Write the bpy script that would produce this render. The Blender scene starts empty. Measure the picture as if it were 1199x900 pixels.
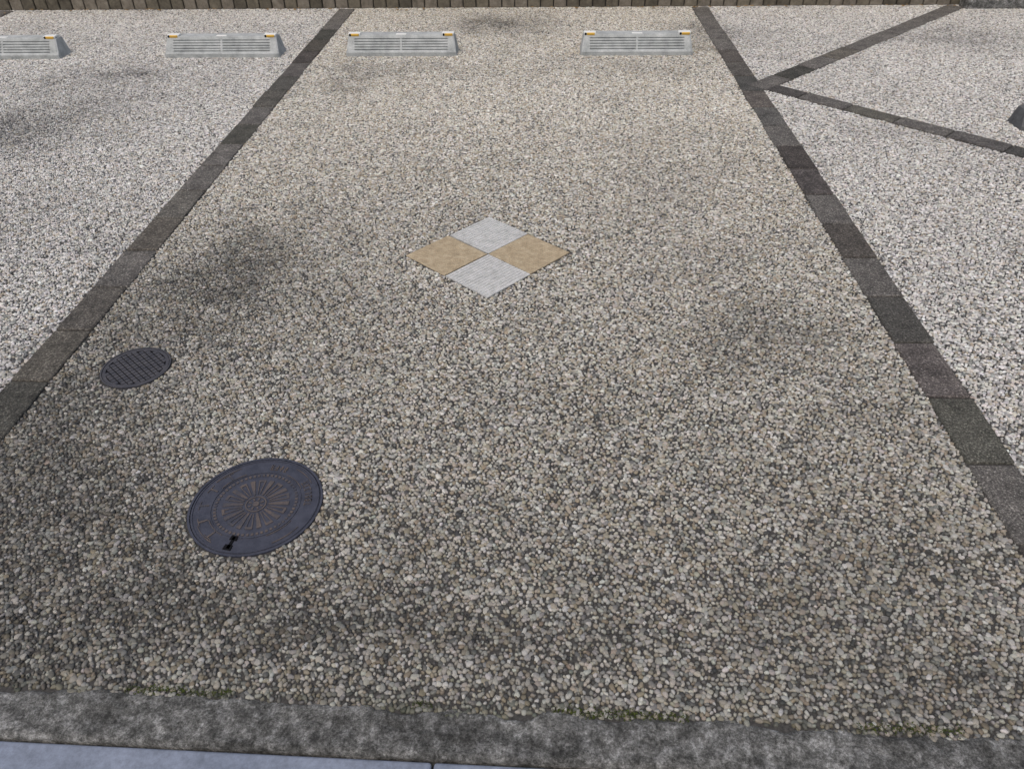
import bpy, bmesh, math, random
import numpy as np
from mathutils import Vector, Matrix, noise as mn
random.seed(7); rng=np.random.default_rng(11)
H=1.5
sc=bpy.context.scene
sc.view_settings.view_transform='Standard'; sc.view_settings.look='None'; sc.view_settings.exposure=0
# ---------------------------------------------------------------- helpers
def obj_from_bm(name,bm,mats=(),smooth=False,parent=None):
    me=bpy.data.meshes.new(name); bm.to_mesh(me); bm.free()
    for m in mats: me.materials.append(m)
    if smooth:
        for p in me.polygons: p.use_smooth=True
    o=bpy.data.objects.new(name,me); sc.collection.objects.link(o)
    if parent: o.parent=parent
    return o
def empty(name,loc=(0,0,0),rz=0):
    e=bpy.data.objects.new(name,None); e.empty_display_size=.1
    e.location=loc; e.rotation_euler=(0,0,rz); sc.collection.objects.link(e); return e
class M:
    def __init__(s,name):
        s.m=bpy.data.materials.new(name); s.m.use_nodes=True
        s.t=s.m.node_tree; s.b=s.t.nodes['Principled BSDF']
    def n(s,ty,**k):
        x=s.t.nodes.new(ty)
        for a,v in k.items():
            if a.startswith('i_'): x.inputs[a[2:].replace('_',' ')].default_value=v
            else: setattr(x,a,v)
        return x
    def l(s,a,b): s.t.links.new(a,b)
    def pos(s,scale=1):
        g=s.n('ShaderNodeNewGeometry'); return g.outputs['Position']
    def noise(s,scale,detail=4,rough=.6,vec=None):
        x=s.n('ShaderNodeTexNoise'); x.inputs['Scale'].default_value=scale
        x.inputs['Detail'].default_value=detail; x.inputs['Roughness'].default_value=rough
        s.l(vec or s.pos(),x.inputs['Vector']); return x.outputs['Fac']
    def ramp(s,fac,stops):
        r=s.n('ShaderNodeValToRGB'); e=r.color_ramp.elements
        while len(e)<len(stops): e.new(.5)
        for i,(p,c) in enumerate(stops):
            e[i].position=p; e[i].color=(c[0],c[1],c[2],1) if not isinstance(c,(int,float)) else (c,c,c,1)
        s.l(fac,r.inputs['Fac']); return r.outputs['Color']
    def mix(s,a,b,f,mode='MIX'):
        x=s.n('ShaderNodeMix',data_type='RGBA',blend_type=mode)
        for sock,v in ((x.inputs[0],f),(x.inputs[6],a),(x.inputs[7],b)):
            if isinstance(v,(int,float)): sock.default_value=v
            elif isinstance(v,tuple): sock.default_value=(*v,1)
            else: s.l(v,sock)
        return x.outputs[2]
    def bump(s,h,strength=.5,dist=.002):
        b=s.n('ShaderNodeBump'); b.inputs['Strength'].default_value=strength; b.inputs['Distance'].default_value=dist
        s.l(h,b.inputs['Height']); s.l(b.outputs['Normal'],s.b.inputs['Normal'])
    def out(s,col,rough=.8,metal=0,spec=.4):
        if isinstance(col,tuple): s.b.inputs['Base Color'].default_value=(*col,1)
        else: s.l(col,s.b.inputs['Base Color'])
        if isinstance(rough,(int,float)): s.b.inputs['Roughness'].default_value=rough
        else: s.l(rough,s.b.inputs['Roughness'])
        s.b.inputs['Metallic'].default_value=metal
        s.b.inputs['Specular IOR Level'].default_value=spec
        return s.m
def vnoise(x,y,scale,seed,octs=3):
    out=np.zeros_like(x); amp=1; tot=0
    for o in range(octs):
        r=np.random.default_rng(seed*31+o); G=r.random((256,256))
        u=x*scale*(2**o)+97.3; v=y*scale*(2**o)+51.7
        iu=np.floor(u).astype(int); iv=np.floor(v).astype(int); fu=u-iu; fv=v-iv
        fu=fu*fu*(3-2*fu); fv=fv*fv*(3-2*fv)
        g=lambda a,b:G[a%256,b%256]
        out+=amp*((g(iu,iv)*(1-fu)+g(iu+1,iv)*fu)*(1-fv)+(g(iu,iv+1)*(1-fu)+g(iu+1,iv+1)*fu)*fv)
        tot+=amp; amp*=.55
    return out/tot
# ---------------------------------------------------------------- layout (units of H)
LX=-1.085; RX=.8215; BW=.088; PITCH=.19
NX=-2.99
BACK=4.53
def edge_gravel(x): return .5345-.024*x
def edge_gutter(x): return .4715-.0185*x
MB=(-.4975,.906,.1155); MS=(-.879,1.295,.0725)
DC=(-.1455,1.806); DR=.2195; DA=math.radians(3)
# diagonals
DG=[((RX+.02,3.165),(2.16,4.50)),((RX+.045,3.21),(3.4,.66))]
# ---------------------------------------------------------------- materials
# brick
m=M('dark_paver'); 
att=m.n('ShaderNodeAttribute',attribute_name='tone')
c1=m.ramp(m.noise(150,6,.85),[(.34,(.03,.028,.026)),(.47,(.085,.078,.070)),(.56,(.17,.156,.138)),(.66,(.52,.485,.43))])
c2=m.ramp(m.noise(12,5,.7),[(.32,.6),(.68,1.3)])
c=m.mix(c1,c2,1.0,'MULTIPLY'); c=m.mix(c,att.outputs['Color'],1.0,'MULTIPLY')
m.bump(m.noise(200,5,.8),1,.005); MAT_BRICK=m.out(c,.9,0,.25)
m=M('mortar_bed')
c=m.ramp(m.noise(150,4,.7),[(.3,(.025,.024,.023)),(.7,(.08,.076,.07))])
MAT_BED=m.out(c,.95,0,.15)
m=M('asphalt'); c=m.ramp(m.noise(120,5,.8),[(.3,.025),(.7,.085)]); m.bump(m.noise(160,3),.7,.004); MAT_ASPH=m.out(c,.9)
m=M('weathered_concrete')
a=m.ramp(m.noise(34,10,.85),[(.40,(.075,.073,.067)),(.475,(.145,.142,.13)),(.53,(.225,.22,.205)),(.60,(.40,.392,.37))])
b=m.ramp(m.noise(170,6,.85),[(.36,.35),(.5,.95),(.62,1.4)])
c=m.mix(a,b,1.0,'MULTIPLY')
g=m.ramp(m.noise(6,5,.7),[(.42,.65),(.6,1.25)]); c=m.mix(c,g,1.0,'MULTIPLY')
m.bump(m.noise(120,7,.85),1,.008); MAT_KERB=m.out(c,.95,0,.2)
m=M('gutter_steel')
a=m.ramp(m.noise(3,5,.6),[(.3,(.165,.19,.24)),(.7,(.225,.25,.305))])
b=m.ramp(m.noise(60,6,.8),[(.3,.68),(.6,1.05)]); c=m.mix(a,b,1.0,'MULTIPLY')
g=m.ramp(m.noise(14,6,.8),[(.35,.8),(.6,1.06)]); c=m.mix(c,g,1.0,'MULTIPLY')
m.bump(m.noise(50,3),.15,.002); MAT_GUT=m.out(c,.6,0,.3)
m=M('wheel_stop_concrete')
a=m.ramp(m.noise(14,5,.7),[(.3,(.25,.26,.25)),(.5,(.37,.38,.365)),(.72,(.48,.485,.47))])
b=m.ramp(m.noise(160,4,.7),[(.3,.75),(.7,1.12)]); c=m.mix(a,b,1.0,'MULTIPLY')
m.bump(m.noise(120,4),.5,.002); MAT_STOP=m.out(c,.85)
m=M('wheel_stop_dark'); a=m.ramp(m.noise(20,5,.7),[(.3,.05),(.7,.12)]); MAT_STOPD=m.out(a,.8)
m=M('reflector_amber'); MAT_AMB=m.out((.68,.40,.06),.35)
m=M('reflector_white'); MAT_WHT=m.out((.72,.72,.68),.4)
m=M('cast_iron')
a=m.ramp(m.noise(25,6,.75),[(.35,(.030,.032,.044)),(.7,(.058,.060,.078))])
m.bump(m.noise(220,4),.5,.001); MAT_IRON=m.out(a,.55,.0,.33)
m=M('worn_iron')
a=m.ramp(m.noise(40,6,.75),[(.35,(.036,.036,.042)),(.7,(.075,.071,.074))])
m.bump(m.noise(220,4),.5,.001); MAT_IRON2=m.out(a,.6,.0,.3)
m=M('rusty_iron')
a=m.ramp(m.noise(22,5,.7),[(.36,(.045,.046,.056)),(.48,(.075,.064,.062)),(.7,(.12,.092,.075))])
m.bump(m.noise(220,4),.5,.001); MAT_RUST=m.out(a,.65,0,.25)
m=M('flat_black'); MAT_BLK=m.out((.006,.006,.007),.8,0,.1)
def tilemat(name,lo,mid,hi):
    m=M(name); a=m.ramp(m.noise(35,6,.75),[(.3,lo),(.5,mid),(.7,hi)])
    b=m.ramp(m.noise(230,4,.8),[(.32,.62),(.6,1.08)]); c=m.mix(a,b,1.0,'MULTIPLY')
    m.bump(m.noise(180,4),.6,.002); return m.out(c,.85)
MAT_TW=tilemat('white_tile',(.34,.335,.315),(.49,.485,.46),(.60,.595,.57))
MAT_TT=tilemat('tan_tile',(.26,.20,.125),(.37,.295,.19),(.46,.38,.26))
m=M('wall_block')
att=m.n('ShaderNodeAttribute',attribute_name='tone')
a=m.ramp(m.noise(22,5,.7),[(.3,(.095,.08,.06)),(.6,(.20,.172,.133)),(.8,(.29,.26,.205))]); c=m.mix(a,att.outputs['Color'],1.0,'MULTIPLY'); m.bump(m.noise(60,4),.7,.005); MAT_WALL=m.out(c,.9)
m=M('moss'); a=m.ramp(m.noise(90,4),[(.3,(.02,.03,.008)),(.7,(.07,.085,.02))]); MAT_MOSS=m.out(a,.95,0,.1)
m=M('dry_leaf'); a=m.ramp(m.noise(50,4),[(.3,(.10,.06,.025)),(.7,(.3,.2,.09))]); MAT_LEAF=m.out(a,.8)
# pebble
m=M('pebble')
at=m.n('ShaderNodeAttribute',attribute_name='pcol',attribute_type='INSTANCER')
b=m.ramp(m.noise(300,3,.7),[(.3,.8),(.7,1.15)])
c=m.mix(at.outputs['Color'],b,1.0,'MULTIPLY'); MAT_PEB=m.out(c,.6,0,.35)
# ---------------------------------------------------------------- ground sheets
def sheet(name,x0,x1,y0,y1,z,mat):
    bm=bmesh.new(); vs=[bm.verts.new(p) for p in((x0,y0,z),(x1,y0,z),(x1,y1,z),(x0,y1,z))]; bm.faces.new(vs)
    return obj_from_bm(name,bm,[mat])
sheet('ground',-150,150,-150,150,-.06,MAT_ASPH)
sheet('parking_lot_pavement',-9,9,.50*H,(BACK+.1)*H,0,MAT_BED)
# ---------------------------------------------------------------- brick borders
def brick_line(p0,p1,phase=0,name='brick_border',w=BW):
    p0=Vector(p0)*H; p1=Vector(p1)*H; d=(p1-p0); L=d.length; d.normalize(); nrm=Vector((-d.y,d.x))
    bm=bmesh.new(); lay=bm.loops.layers.color.new('tone')
    s=-phase*H; P=PITCH*H
    while s<L:
        a=max(s,0)+.0045; b=min(s+P,L)-.0045
        if b-a>.02:
            hw=w*H/2*random.uniform(.96,1.03); zt=.0085+random.uniform(-.0015,.0015)
            off=random.uniform(-.003,.003)
            t=random.uniform(.72,1.22); tint=(t*random.uniform(.98,1.03),t,t*random.uniform(.96,1.01),1)
            res=bmesh.ops.create_cube(bm,size=1)
            ang=math.atan2(d.y,d.x)+random.uniform(-.014,.014)
            cen=p0+d*((a+b)/2)+nrm*off
            Mx=Matrix.Translation((cen.x,cen.y,zt-.02))@Matrix.Rotation(ang,4,'Z')@Matrix.Diagonal((b-a,2*hw,.04,1))
            bmesh.ops.transform(bm,matrix=Mx,verts=res['verts'])
            fs=set(f for v in res['verts'] for f in v.link_faces)
            for f in fs:
                for lp in f.loops: lp[lay]=tint
        s+=P
    o=obj_from_bm(name,bm,[MAT_BRICK])
    bv=o.modifiers.new('bev','BEVEL'); bv.width=.006; bv.segments=3
    return o
lines=[((LX,.55),(LX,4.515)),((RX,.53),(RX,4.515)),((NX,.60),(NX,4.515)),DG[0],DG[1]]
brick_line(*lines[0],phase=.07); brick_line(*lines[1],phase=.064); brick_line(*lines[2]); brick_line(*DG[0]); brick_line(*DG[1],w=.08)
# ---------------------------------------------------------------- gravel points
s=.0074
xs=np.arange(-4.2,3.8,s); ys=np.arange(.50,4.54,s*.866)
X,Y=np.meshgrid(xs,ys); X=X+(np.arange(len(ys))%2)[:,None]*s/2
X=X.ravel()+rng.normal(0,.20*s,X.size); Y=Y.ravel()+rng.normal(0,.20*s,Y.size)
n1=X.size
rad=np.clip(rng.lognormal(math.log(.50),.24,n1),.28,.90)*s
n2=int(n1*.12); X=np.concatenate([X,rng.uniform(-4.2,3.8,n2)]); Y=np.concatenate([Y,rng.uniform(.5,4.54,n2)])
rad=np.concatenate([rad,rng.uniform(.28,.42,n2)*s])
keep=Y>edge_gravel(X)+(vnoise(X,Y*0,9,3)-.5)*.028
keep&=np.abs(X)<.9+.74*Y
for (a,b) in lines:
    ax,ay=a;bx,by=b; L=math.hypot(bx-ax,by-ay); dx,dy=(bx-ax)/L,(by-ay)/L
    t=(X-ax)*dx+(Y-ay)*dy; pd=np.abs(-(X-ax)*dy+(Y-ay)*dx)
    keep&=~((pd<BW/2+rad*.3+(vnoise(X,Y,14,9)-.6)*.008)&(t>0)&(t<L))
for (cx,cy,r) in (MB,MS): keep&=np.hypot(X-cx,Y-cy)>r+rad*.5
u=(X-DC[0])*math.cos(DA)+(Y-DC[1])*math.sin(DA); v=-(X-DC[0])*math.sin(DA)+(Y-DC[1])*math.cos(DA)
keep&=(np.abs(u)+np.abs(v))>DR+rad*.5
X=X[keep];Y=Y[keep];rad=rad[keep];N=X.size
# palette
pal=np.array([(.66,.64,.60),(.56,.53,.475),(.46,.415,.345),(.38,.325,.25),(.33,.325,.31),(.20,.20,.195),(.50,.495,.48),(.10,.10,.10),(.76,.75,.73)])
def choose(w): w=np.array(w,float); return rng.choice(len(pal),N,p=w/w.sum())
ci=choose([17,19,16,8,13,7,13,4,8]); cw=choose([22,12,6,3,14,7,22,4,16])
inner=(X>LX)&(X<RX)
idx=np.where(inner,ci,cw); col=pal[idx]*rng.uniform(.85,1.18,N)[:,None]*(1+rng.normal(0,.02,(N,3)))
# dirt
dirt=np.zeros(N)
def spot(cx,cy,rx,ry,a):
    global dirt
    wx=X+(vnoise(X,Y,7,3)-.5)*.25; wy=Y+(vnoise(X,Y,7,8)-.5)*.25
    q=((wx-cx)/rx)**2+((wy-cy)/ry)**2
    dirt+=a*np.exp(-q)*(.2+1.6*vnoise(X,Y,14,int(abs(cx*100))+5,4)**1.0)
spot(-.80,1.72,.13,.20,.62); spot(-.72,1.62,.3,.35,.28)
spot(.50,1.50,.12,.16,.36); spot(.55,1.42,.08,.07,.18)
spot(-1.9,2.8,.35,.35,.45); spot(-2.3,2.75,.35,.15,.6); spot(-1.9,3.3,.3,.15,.35)
spot(-.2,4.2,.25,.2,.6); spot(.75,3.95,.15,.3,.35); spot(-.85,3.3,.12,.3,.35); spot(-.6,3.45,.25,.1,.3); spot(.4,3.45,.25,.1,.2)
spot(-1.0,1.15,.16,.35,.65); spot(-.9,.85,.25,.3,.5); spot(-.2,.62,.8,.08,.35); spot(-.6,.66,.3,.12,.35)
spot(.55,.75,.2,.25,.2); spot(1.9,3.9,.4,.2,.4); spot(1.0,3.9,.2,.3,.25); spot(-.3,.75,.5,.15,.2)
dirt+=.6*np.clip(vnoise(X,Y,2.1,21,4)-.5,0,1)*2*.5
dirt+=.35*np.clip(vnoise(X,Y,6,44,4)-.48,0,1)*2*.6
dirt+=.25*np.exp(-(Y-edge_gravel(X))/.04)
dirt*=rng.uniform(.45,1.55,N)
# hairline cracks
def crack(pts):
    global dirt
    for (a,b) in zip(pts,pts[1:]):
        L_=math.hypot(b[0]-a[0],b[1]-a[1]); dx,dy=(b[0]-a[0])/L_,(b[1]-a[1])/L_
        t=(X-a[0])*dx+(Y-a[1])*dy; pd=np.abs(-(X-a[0])*dy+(Y-a[1])*dx+(vnoise(X,Y,30,5)-.5)*.02)
        dirt[(pd<.0035)&(t>0)&(t<L_)]=.85
crack([(.60,.845),(.66,.815),(.70,.775),(.75,.735),(.80,.69)]); crack([(.66,.815),(.72,.83),(.77,.82)])
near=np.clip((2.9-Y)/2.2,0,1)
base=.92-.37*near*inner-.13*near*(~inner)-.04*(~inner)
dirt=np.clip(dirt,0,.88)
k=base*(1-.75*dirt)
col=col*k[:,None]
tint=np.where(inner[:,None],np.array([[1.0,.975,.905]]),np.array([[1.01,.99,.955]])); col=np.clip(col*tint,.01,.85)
# mossy green near the kerb
mg=np.exp(-(Y-edge_gravel(X))/.014)*(vnoise(X,Y,8,77)>.55)*.5
col=col*(1-mg[:,None])+np.array([[.055,.062,.035]])*mg[:,None]
me=bpy.data.meshes.new('gravel'); me.vertices.add(N)
Z=rng.normal(.0002,.0006,N)
co=np.stack([X*H,Y*H,Z],1).astype(np.float32); me.vertices.foreach_set('co',co.ravel())
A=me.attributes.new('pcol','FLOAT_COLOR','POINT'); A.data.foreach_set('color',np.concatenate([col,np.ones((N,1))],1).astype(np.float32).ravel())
asp=rng.uniform(.76,1.28,N)
sclv=np.stack([rad*H*asp,rad*H/asp,np.full(N,s*H*.46)*rng.uniform(.85,1.1,N)],1).astype(np.float32)
A=me.attributes.new('pscl','FLOAT_VECTOR','POINT'); A.data.foreach_set('vector',sclv.ravel())
rot=np.stack([rng.normal(0,.13,N),rng.normal(0,.13,N),rng.uniform(0,6.28,N)],1).astype(np.float32)
A=me.attributes.new('prot','FLOAT_VECTOR','POINT'); A.data.foreach_set('vector',rot.ravel())
me.update(); go=bpy.data.objects.new('gravel',me); sc.collection.objects.link(go); me.materials.append(MAT_PEB)
ng=bpy.data.node_groups.new('gravel_gn','GeometryNodeTree')
ng.interface.new_socket('Geometry',in_out='INPUT',socket_type='NodeSocketGeometry'); ng.interface.new_socket('Geometry',in_out='OUTPUT',socket_type='NodeSocketGeometry')
gi=ng.nodes.new('NodeGroupInput'); gout=ng.nodes.new('NodeGroupOutput')
m2p=ng.nodes.new('GeometryNodeMeshToPoints'); iop=ng.nodes.new('GeometryNodeInstanceOnPoints')
ico=ng.nodes.new('GeometryNodeMeshIcoSphere'); ico.inputs['Radius'].default_value=1; ico.inputs['Subdivisions'].default_value=2
sp=ng.nodes.new('GeometryNodeSetPosition'); nt=ng.nodes.new('ShaderNodeTexNoise'); nt.inputs['Scale'].default_value=1.1; nt.inputs['Detail'].default_value=1
vm=ng.nodes.new('ShaderNodeVectorMath'); vm.operation='SUBTRACT'; vm.inputs[1].default_value=(.5,.5,.5)
vs=ng.nodes.new('ShaderNodeVectorMath'); vs.operation='SCALE'; vs.inputs['Scale'].default_value=1.0
ss=ng.nodes.new('GeometryNodeSetShadeSmooth'); sm=ng.nodes.new('GeometryNodeSetMaterial'); sm.inputs['Material'].default_value=MAT_PEB
def na(nm):
    x=ng.nodes.new('GeometryNodeInputNamedAttribute'); x.data_type='FLOAT_VECTOR'; x.inputs['Name'].default_value=nm; return x.outputs['Attribute']
L=ng.links.new
L(gi.outputs[0],m2p.inputs['Mesh']); L(m2p.outputs[0],iop.inputs['Points'])
L(ico.outputs['Mesh'],sp.inputs['Geometry']); L(nt.outputs['Color'],vm.inputs[0]); L(vm.outputs[0],vs.inputs[0]); L(vs.outputs[0],sp.inputs['Offset'])
L(sp.outputs[0],ss.inputs[0]); L(ss.outputs[0],sm.inputs['Geometry']); L(sm.outputs[0],iop.inputs['Instance'])
L(na('pscl'),iop.inputs['Scale'])
er=ng.nodes.new('FunctionNodeEulerToRotation'); L(na('prot'),er.inputs[0]); L(er.outputs[0],iop.inputs['Rotation'])
L(iop.outputs[0],gout.inputs[0])
md=go.modifiers.new('GN','NODES'); md.node_group=ng
# ---------------------------------------------------------------- kerb strip
bm=bmesh.new(); nx=1100; ny=16; rows=[]
for i in range(nx+1):
    x=-4+8*i/nx; r=[]
    y1=edge_gravel(x)+.004+(mn.fractal(Vector((x*14,0,0)),1,2,4))*.013+mn.noise(Vector((x*3,5,0)))*.008
    y0=edge_gutter(x)+.0015*mn.noise(Vector((x*20,9,0)))
    for j in range(ny+1):
        t=j/ny; y=y0+(y1-y0)*t
        z=.006+.004*mn.fractal(Vector((x*40,y*40,1)),1,2,5)+.003*mn.noise(Vector((x*8,y*8,4)))
        if j==ny: z=-.004
        if j==ny-1: z=.003+.003*mn.noise(Vector((x*60,0,3)))
        if j==0: z-=.006; 
        r.append(bm.verts.new((x*H,y*H,z)))
    r.insert(0,bm.verts.new((x*H,(y0-.001)*H,-.05)))
    rows.append(r)
for i in range(nx):
    for j in range(len(rows[0])-1):
        bm.faces.new((rows[i][j],rows[i+1][j],rows[i+1][j+1],rows[i][j+1]))
obj_from_bm('concrete_kerb',bm,[MAT_KERB],smooth=True)
# ---------------------------------------------------------------- gutter covers
g=empty('gutter_cover'); ang=-.0185
for k in range(-4,4):
    x0=-.137+k*1.0; x1=x0+1.0
    bm=bmesh.new(); r=bmesh.ops.create_cube(bm,size=1)
    cx=(x0+x1)/2; w=.30
    Mx=Matrix.Translation((cx*H,(edge_gutter(cx)-.004-w/2)*H,-.02))@Matrix.Rotation(ang,4,'Z')@Matrix.Diagonal((1.0*H-.004,w*H,.04,1))
    bmesh.ops.transform(bm,matrix=Mx,verts=bm.verts)
    o=obj_from_bm('cover_plate',bm,[MAT_GUT],parent=g); bv=o.modifiers.new('b','BEVEL'); bv.width=.006; bv.segments=3
# ---------------------------------------------------------------- wheel stops
def wheel_stop(xc,yf,w=.50,rz=0,dark=False):
    e=empty('wheel_stop',(xc*H,yf*H,0),rz); W=w*H; mat=MAT_STOPD if dark else MAT_STOP
    hh=.125; dp=.17; lip=.028; run=.062
    def prof(groove):
        p=[(0,0),(0,lip),(.006,lip+.006)]
        n=5
        y0,z0=.012,lip+.008; y1,z1=run-.004,hh-.014
        dy,dz=(y1-y0),(z1-z0); Ls=math.hypot(dy,dz); ny_,nz_=dz/Ls,-dy/Ls # inward
        for i in range(n):
            a=(i+.25)/n; b=(i+.66)/n; gd=.008 if groove else 0
            for t,q in((a,0),(a+.03,gd),(b-.03,gd),(b,0)):
                p.append((y0+dy*t+ny_*q,z0+dz*t+nz_*q))
        p+=[(run,hh-.006),(run+.006,hh),(dp-.03,hh),(dp-.02,hh-.006),(dp,.0)]
        return p
    bm=bmesh.new()
    secs=[(-.5,0,0),(-.485,0,1),(-.42,0,1),(-.415,1,1),(-.012,1,1),(-.008,0,1),(.008,0,1),(.012,1,1),(.415,1,1),(.42,0,1),(.485,0,1),(.5,0,0)]
    rings=[]
    for (sx,gv,full) in secs:
        ring=[]
        for (y,z) in prof(gv):
            tz=z/hh; x=sx*W
            x-=math.copysign(.02*tz,sx) if abs(sx)>.45 else 0
            if not full: z*=.93; y=y*.94+.006
            ring.append(bm.verts.new((x,y,z)))
        rings.append(ring)
    for a,b in zip(rings,rings[1:]):
        for j in range(len(a)-1): bm.faces.new((a[j],b[j],b[j+1],a[j+1]))
    bm.faces.new(rings[0]); bm.faces.new(list(reversed(rings[-1])))
    bmesh.ops.recalc_face_normals(bm,faces=bm.faces)
    obj_from_bm('body',bm,[mat],parent=e)
    def blk(nm,x,y,z,sx,sy,sz,mt,tilt=0):
        bm=bmesh.new(); bmesh.ops.create_cube(bm,size=1)
        bmesh.ops.transform(bm,matrix=Matrix.Translation((x,y,z))@Matrix.Rotation(tilt,4,'X')@Matrix.Diagonal((sx,sy,sz,1)),verts=bm.verts)
        o=obj_from_bm(nm,bm,[mt],parent=e); b=o.modifiers.new('b','BEVEL'); b.width=.002; b.segments=2
    if not dark:
        for sgn in(-1,1):
            blk('reflector_housing',sgn*W*.42,run+.028,hh+.003,.08,.045,.012,MAT_WHT,.0)
            blk('reflector_lens',sgn*W*.42+.006,run+.001,hh+.000,.052,.010,.015,MAT_AMB,.3)
            blk('reflector_black_block',sgn*W*.42-.028,run+.002,hh-.001,.012,.010,.015,MAT_BLK,.3)  # small black block beside the lens
        blk('centre_plate',0,run+.018,hh+.001,.07,.025,.004,MAT_WHT)
    return e
wheel_stop(-2.485,3.597,.53); wheel_stop(-1.47,3.609,.53); wheel_stop(-.652,3.62,.505); wheel_stop(.4065,3.62,.50)
e=wheel_stop(1.90,2.70,.50,0,True); e.scale=(1,.9,.78)
# ---------------------------------------------------------------- diamond tiles
d=empty('decorative_tile_diamond',(DC[0]*H,DC[1]*H,0),DA+math.radians(45))
S=DR*H*math.sqrt(2)/2   # tile side
q=S/2
def tile(nm,cx,cy,mat,alongx,nr,dep,frac=.25):
    bm=bmesh.new(); g=.0024; a=S-2*g; x0=-a/2; top=.005+random.uniform(-.0005,.0008)
    pr=[(x0,-.02),(x0,top-.002),(x0+.003,top)]
    for i in range(nr):
        t0=x0+.008+(a-.016)*(i+.30)/nr; t1=x0+.008+(a-.016)*(i+.30+frac)/nr
        pr+=[(t0,top),(t0+.0012,top-dep),(t1-.0012,top-dep),(t1,top)]
    pr+=[(-x0-.003,top),(-x0,top-.002),(-x0,-.02)]
    def P(u,w,z): return (cx+u,cy+w,z) if alongx else (cx+w,cy+u,z)
    A=[bm.verts.new(P(u,x0,z)) for u,z in pr]; B=[bm.verts.new(P(u,-x0,z)) for u,z in pr]
    for j in range(len(pr)-1): bm.faces.new((A[j],A[j+1],B[j+1],B[j]))
    bm.faces.new(A); bm.faces.new(B[::-1]); bmesh.ops.recalc_face_normals(bm,faces=bm.faces)
    obj_from_bm(nm,bm,[mat],parent=d)
tile('white_tile_far',q,q,MAT_TW,False,14,.0022,.33); tile('white_tile_near',-q,-q,MAT_TW,False,14,.0024,.33)
tile('tan_tile_left',-q,q,MAT_TT,True,18,.0013,.3); tile('tan_tile_right',q,-q,MAT_TT,True,18,.0013,.3)
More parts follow.
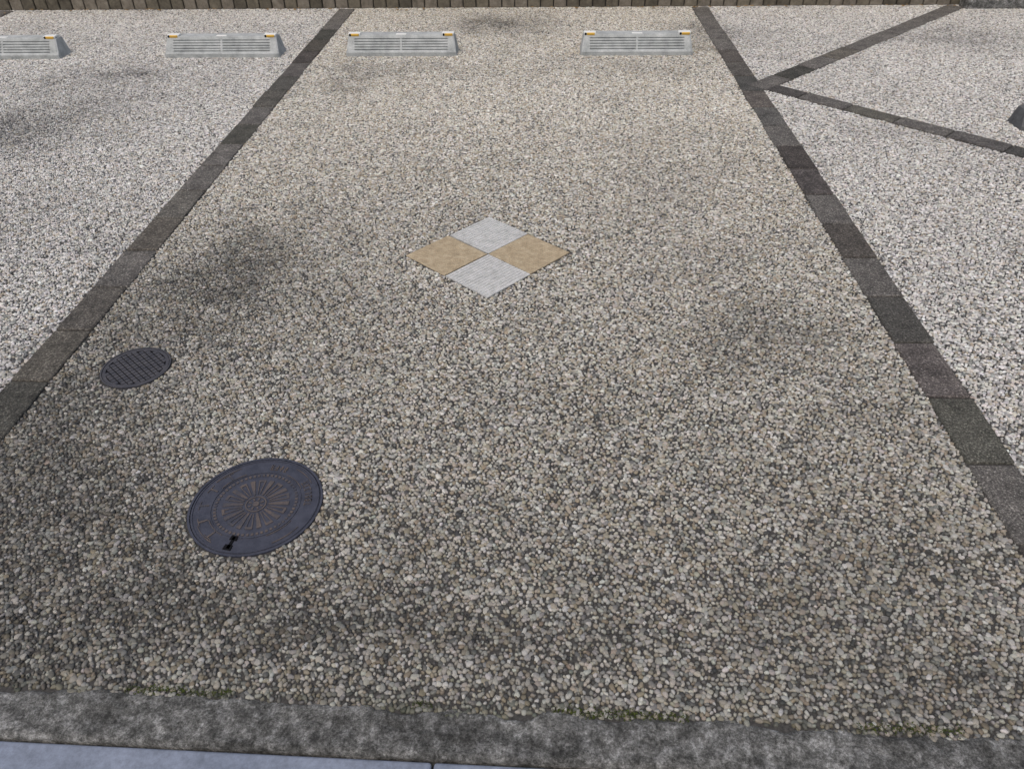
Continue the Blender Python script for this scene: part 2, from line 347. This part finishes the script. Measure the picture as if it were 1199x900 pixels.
# ---------------------------------------------------------------- manholes
def sector(bm,r0,r1,a0,a1,z0,z1,n=1,t0=None,t1=None):
    """annular prism; outer angles may differ (t0,t1)"""
    if t0 is None: t0,t1=a0,a1
    V=[]
    for i in range(n+1):
        f=i/n; ai=a0+(a1-a0)*f; ao=t0+(t1-t0)*f
        V.append([bm.verts.new((r*math.cos(a),r*math.sin(a),z)) for r,a,z in((r0,ai,z0),(r0,ai,z1),(r1,ao,z1),(r1,ao,z0))])
    full=abs(a1-a0)>6.28
    for a,b in zip(V,V[1:]):
        for j in range(4): bm.faces.new((a[j],a[(j+1)%4],b[(j+1)%4],b[j]))
    if not full:
        bm.faces.new(V[0]); bm.faces.new(V[-1][::-1])
T=2*math.pi
def manhole_big():
    R=MB[2]*H; e=empty('manhole_cover',(MB[0]*H,MB[1]*H,-.002),math.radians(-14))
    bm=bmesh.new(); sector(bm,R*.965,R,0,T,-.02,.0075,96); bmesh.ops.recalc_face_normals(bm,faces=bm.faces)
    o=obj_from_bm('frame_ring',bm,[MAT_IRON],parent=e)
    bm=bmesh.new(); sector(bm,.0001,R*.955,0,T,-.02,.006,96); bmesh.ops.recalc_face_normals(bm,faces=bm.faces)
    obj_from_bm('lid',bm,[MAT_IRON],parent=e)
    bm=bmesh.new(); sector(bm,R*.95,R*.97,0,T,-.02,.004,96); obj_from_bm('gap',bm,[MAT_BLK],parent=e)
    z0,z1=.0055,.0080
    bm=bmesh.new()
    sector(bm,R*.925,R*.945,0,T,z0,z1,96); sector(bm,R*.66,R*.672,0,T,z0,z1,96)
    bmesh.ops.recalc_face_normals(bm,faces=bm.faces); obj_from_bm('rim_rings',bm,[MAT_IRON],parent=e)
    bm=bmesh.new()
    sector(bm,R*.14,R*.16,0,T,z0,z1,48); sector(bm,.0001,R*.05,0,T,z0,z1,24)
    for i in range(8):
        a=T*i/8; sector(bm,R*.07,R*.12,a-.12,a+.12,z0,z1,2)
    for i in range(20):
        a=T*i/20
        if i%2: sector(bm,R*.19,R*.50,a-.07,a+.07,z0,z1,1,a-.075,a+.075)
        else:
            sector(bm,R*.20,R*.46,a-.10,a-.045,z0,z1,1,a-.115,a-.075); sector(bm,R*.20,R*.46,a+.045,a+.10,z0,z1,1,a+.075,a+.115)
            sector(bm,R*.46,R*.50,a-.115,a+.115,z0,z1,3)
    for i in range(56):
        a=T*i/56; sector(bm,R*.585,R*.625,a-.03,a+.03,z0,z1,1)
    bmesh.ops.recalc_face_normals(bm,faces=bm.faces); obj_from_bm('cast_pattern',bm,[MAT_RUST],parent=e)
    bm=bmesh.new(); rr=random.Random(3)
    for c0,nl in ((math.radians(90),4),(math.radians(30),7)):
        for k in range(nl):
            a=c0-(k-nl/2)*.10
            for j in range(3):
                if rr.random()<.8:
                    r=.73+j*.045
                    sector(bm,R*r,R*(r+.014),a-.035,a+.03,z0,z1,1)
            sector(bm,R*.73,R*.835,a-.035+rr.random()*.04,a-.018+rr.random()*.04,z0,z1,1)
    for i in range(4):
        a=math.radians(60+90*i)
        sector(bm,R*.69,R*.70,a-.30,a+.30,z0,z1,8); sector(bm,R*.865,R*.875,a-.25,a+.25,z0,z1,8)
    for i in range(5):
        a=math.radians(150+i*24); sector(bm,R*.71,R*.84,a-.015,a+.015,z0,z1,1)
        sector(bm,R*.84,R*.85,a-.1,a+.1,z0,z1,2)
    bmesh.ops.recalc_face_normals(bm,faces=bm.faces); obj_from_bm('lettering',bm,[MAT_RUST],parent=e)
    bm=bmesh.new(); a=math.radians(274)
    sector(bm,R*.66,R*.88,a-.028,a+.028,.004,.0084,1); sector(bm,R*.64,R*.72,a-.08,a+.08,.004,.0084,2); sector(bm,R*.81,R*.90,a-.08,a+.06,.004,.0084,2)
    bmesh.ops.recalc_face_normals(bm,faces=bm.faces); obj_from_bm('painted_key_slot',bm,[MAT_BLK],parent=e)  # raised black piece; the darkness of the key hole is painted, nothing is cut
manhole_big()
def manhole_small():
    R=MS[2]*H; e=empty('inspection_cover',(MS[0]*H,MS[1]*H,-.002),math.radians(8))
    bm=bmesh.new(); sector(bm,R*.955,R,0,T,-.02,.0080,72); bmesh.ops.recalc_face_normals(bm,faces=bm.faces)
    obj_from_bm('frame',bm,[MAT_IRON2],parent=e)
    bm=bmesh.new(); sector(bm,.0001,R*.94,0,T,-.02,.0042,72); bmesh.ops.recalc_face_normals(bm,faces=bm.faces)
    obj_from_bm('lid',bm,[MAT_BLK],parent=e)
    bm=bmesh.new(); sector(bm,R*.85,R*.94,0,T,.0035,.0068,72); bmesh.ops.recalc_face_normals(bm,faces=bm.faces)
    obj_from_bm('lid_rim',bm,[MAT_IRON2],parent=e)
    bm=bmesh.new(); p=R*.15
    for i in range(-8,9):
        for j in range(-8,9):
            x=i*p; y=j*p
            if math.hypot(x,y)<R*.86:
                r=bmesh.ops.create_cube(bm,size=1)
                bmesh.ops.transform(bm,matrix=Matrix.Translation((x,y,.0053))@Matrix.Diagonal((p*.84,p*.84,.0040,1)),verts=r['verts'])
    bmesh.ops.rotate(bm,verts=bm.verts,cent=(0,0,0),matrix=Matrix.Rotation(math.radians(40),3,'Z'))
    o=obj_from_bm('anti_slip_studs',bm,[MAT_IRON2],parent=e); b=o.modifiers.new('b','BEVEL'); b.width=.001; b.segments=1
manhole_small()
# ---------------------------------------------------------------- back wall
def wallrow(name,x0,x1,y,z0,hgt,bw,dep):
    bm=bmesh.new(); lay=bm.loops.layers.color.new('tone'); x=x0
    while x<x1:
        t=random.uniform(.7,1.2); r=bmesh.ops.create_cube(bm,size=1)
        bmesh.ops.transform(bm,matrix=Matrix.Translation(((x+bw/2),y+dep/2+random.uniform(-.003,.003),z0+hgt/2))@Matrix.Diagonal((bw-.008,dep,hgt-.006,1)),verts=r['verts'])
        for f in set(f for v in r['verts'] for f in v.link_faces):
            for lp in f.loops: lp[lay]=(t,t,t*.97,1)
        x+=bw
    return bm
e=empty('block_wall')
for k in range(4):
    bm=wallrow('c',-7.5+(k%2)*.05,7.5,BACK*H,k*.2,.2,.105,.12)
    o=obj_from_bm('course_%d'%(k+1),bm,[MAT_WALL],parent=e); b=o.modifiers.new('b','BEVEL'); b.width=.006; b.segments=2
bm=bmesh.new(); bmesh.ops.create_cube(bm,size=1); bmesh.ops.transform(bm,matrix=Matrix.Translation((0,BACK*H+.07,.39))@Matrix.Diagonal((15.2,.10,.8,1)),verts=bm.verts)
obj_from_bm('mortar_core',bm,[MAT_BED],parent=e)
bm=bmesh.new(); bmesh.ops.create_cube(bm,size=1); bmesh.ops.transform(bm,matrix=Matrix.Translation((2.18*H+2.2,4.50*H-.03,.03))@Matrix.Diagonal((4.4,.12,.08,1)),verts=bm.verts)
o=obj_from_bm('concrete_edging',bm,[MAT_KERB]); b=o.modifiers.new('b','BEVEL'); b.width=.01; b.segments=3
# ---------------------------------------------------------------- moss & leaves
bm=bmesh.new()
for i in range(9000):
    x=random.uniform(-.9,.9)
    w=mn.noise(Vector((x*5+3,0,0)))+.35*mn.noise(Vector((x*23,2,0)))
    if w<.10: continue
    y=edge_gravel(x)+.008+random.gauss(0,.004)
    c=Vector((x*H,y*H,random.uniform(.002,.006))); r=random.uniform(.0015,.004)
    p=[c+Vector((random.uniform(-r,r),random.uniform(-r,r),random.uniform(-r*.3,r))) for _ in range(3)]
    bm.faces.new([bm.verts.new(v) for v in p])
obj_from_bm('moss',bm,[MAT_MOSS])
bm=bmesh.new()
for i in range(130):
    x=random.uniform(-3.2,2.9); y=BACK-abs(random.gauss(0,.03))-.01
    c=Vector((x*H,y*H,.012)); a=random.uniform(0,6.28); r=random.uniform(.01,.022)
    pts=[(1,0,.1),(.4,.4,.25),(-.5,.35,.1),(-1,0,.3),(-.5,-.35,.1),(.4,-.4,.0)]
    bm.faces.new([bm.verts.new(c+Vector((r*(u*math.cos(a)-v*math.sin(a)),r*(u*math.sin(a)+v*math.cos(a)),r*w))) for u,v,w in pts])
obj_from_bm('fallen_leaves',bm,[MAT_LEAF])
# ---------------------------------------------------------------- camera
R_=Vector((.9992,.0378,-.01386)).normalized(); F=Vector((-.0382,.7816,-.62268)).normalized()
U=R_.cross(F).normalized(); R_=F.cross(U).normalized()
cam=bpy.data.cameras.new('camera'); co_=bpy.data.objects.new('camera',cam); sc.collection.objects.link(co_)
mw=Matrix.Identity(4)
for i in range(3): mw[i][0]=R_[i]; mw[i][1]=U[i]; mw[i][2]=-F[i]
mw[2][3]=H; co_.matrix_world=mw
cam.sensor_width=36; cam.lens=27.02; cam.clip_end=500; cam.clip_start=.01; sc.camera=co_
# ---------------------------------------------------------------- light
el=math.radians(62); az=math.radians(205)
w=bpy.data.worlds.new('World'); sc.world=w; w.use_nodes=True; nt=w.node_tree
sky=nt.nodes.new('ShaderNodeTexSky'); sky.sky_type='NISHITA'; sky.sun_disc=False; sky.sun_elevation=el; sky.sun_rotation=az
sky.air_density=1.0; sky.dust_density=4; sky.ozone_density=1
bg=nt.nodes['Background']; nt.links.new(sky.outputs[0],bg.inputs[0]); bg.inputs[1].default_value=.145
sl=bpy.data.lights.new('sun','SUN'); sl.energy=1.5; sl.angle=math.radians(50); sl.color=(1,.95,.87)
so=bpy.data.objects.new('sun',sl); sc.collection.objects.link(so)
dirv=Vector((math.sin(az)*math.cos(el),math.cos(az)*math.cos(el),math.sin(el)))
so.rotation_euler=dirv.to_track_quat('Z','Y').to_euler()
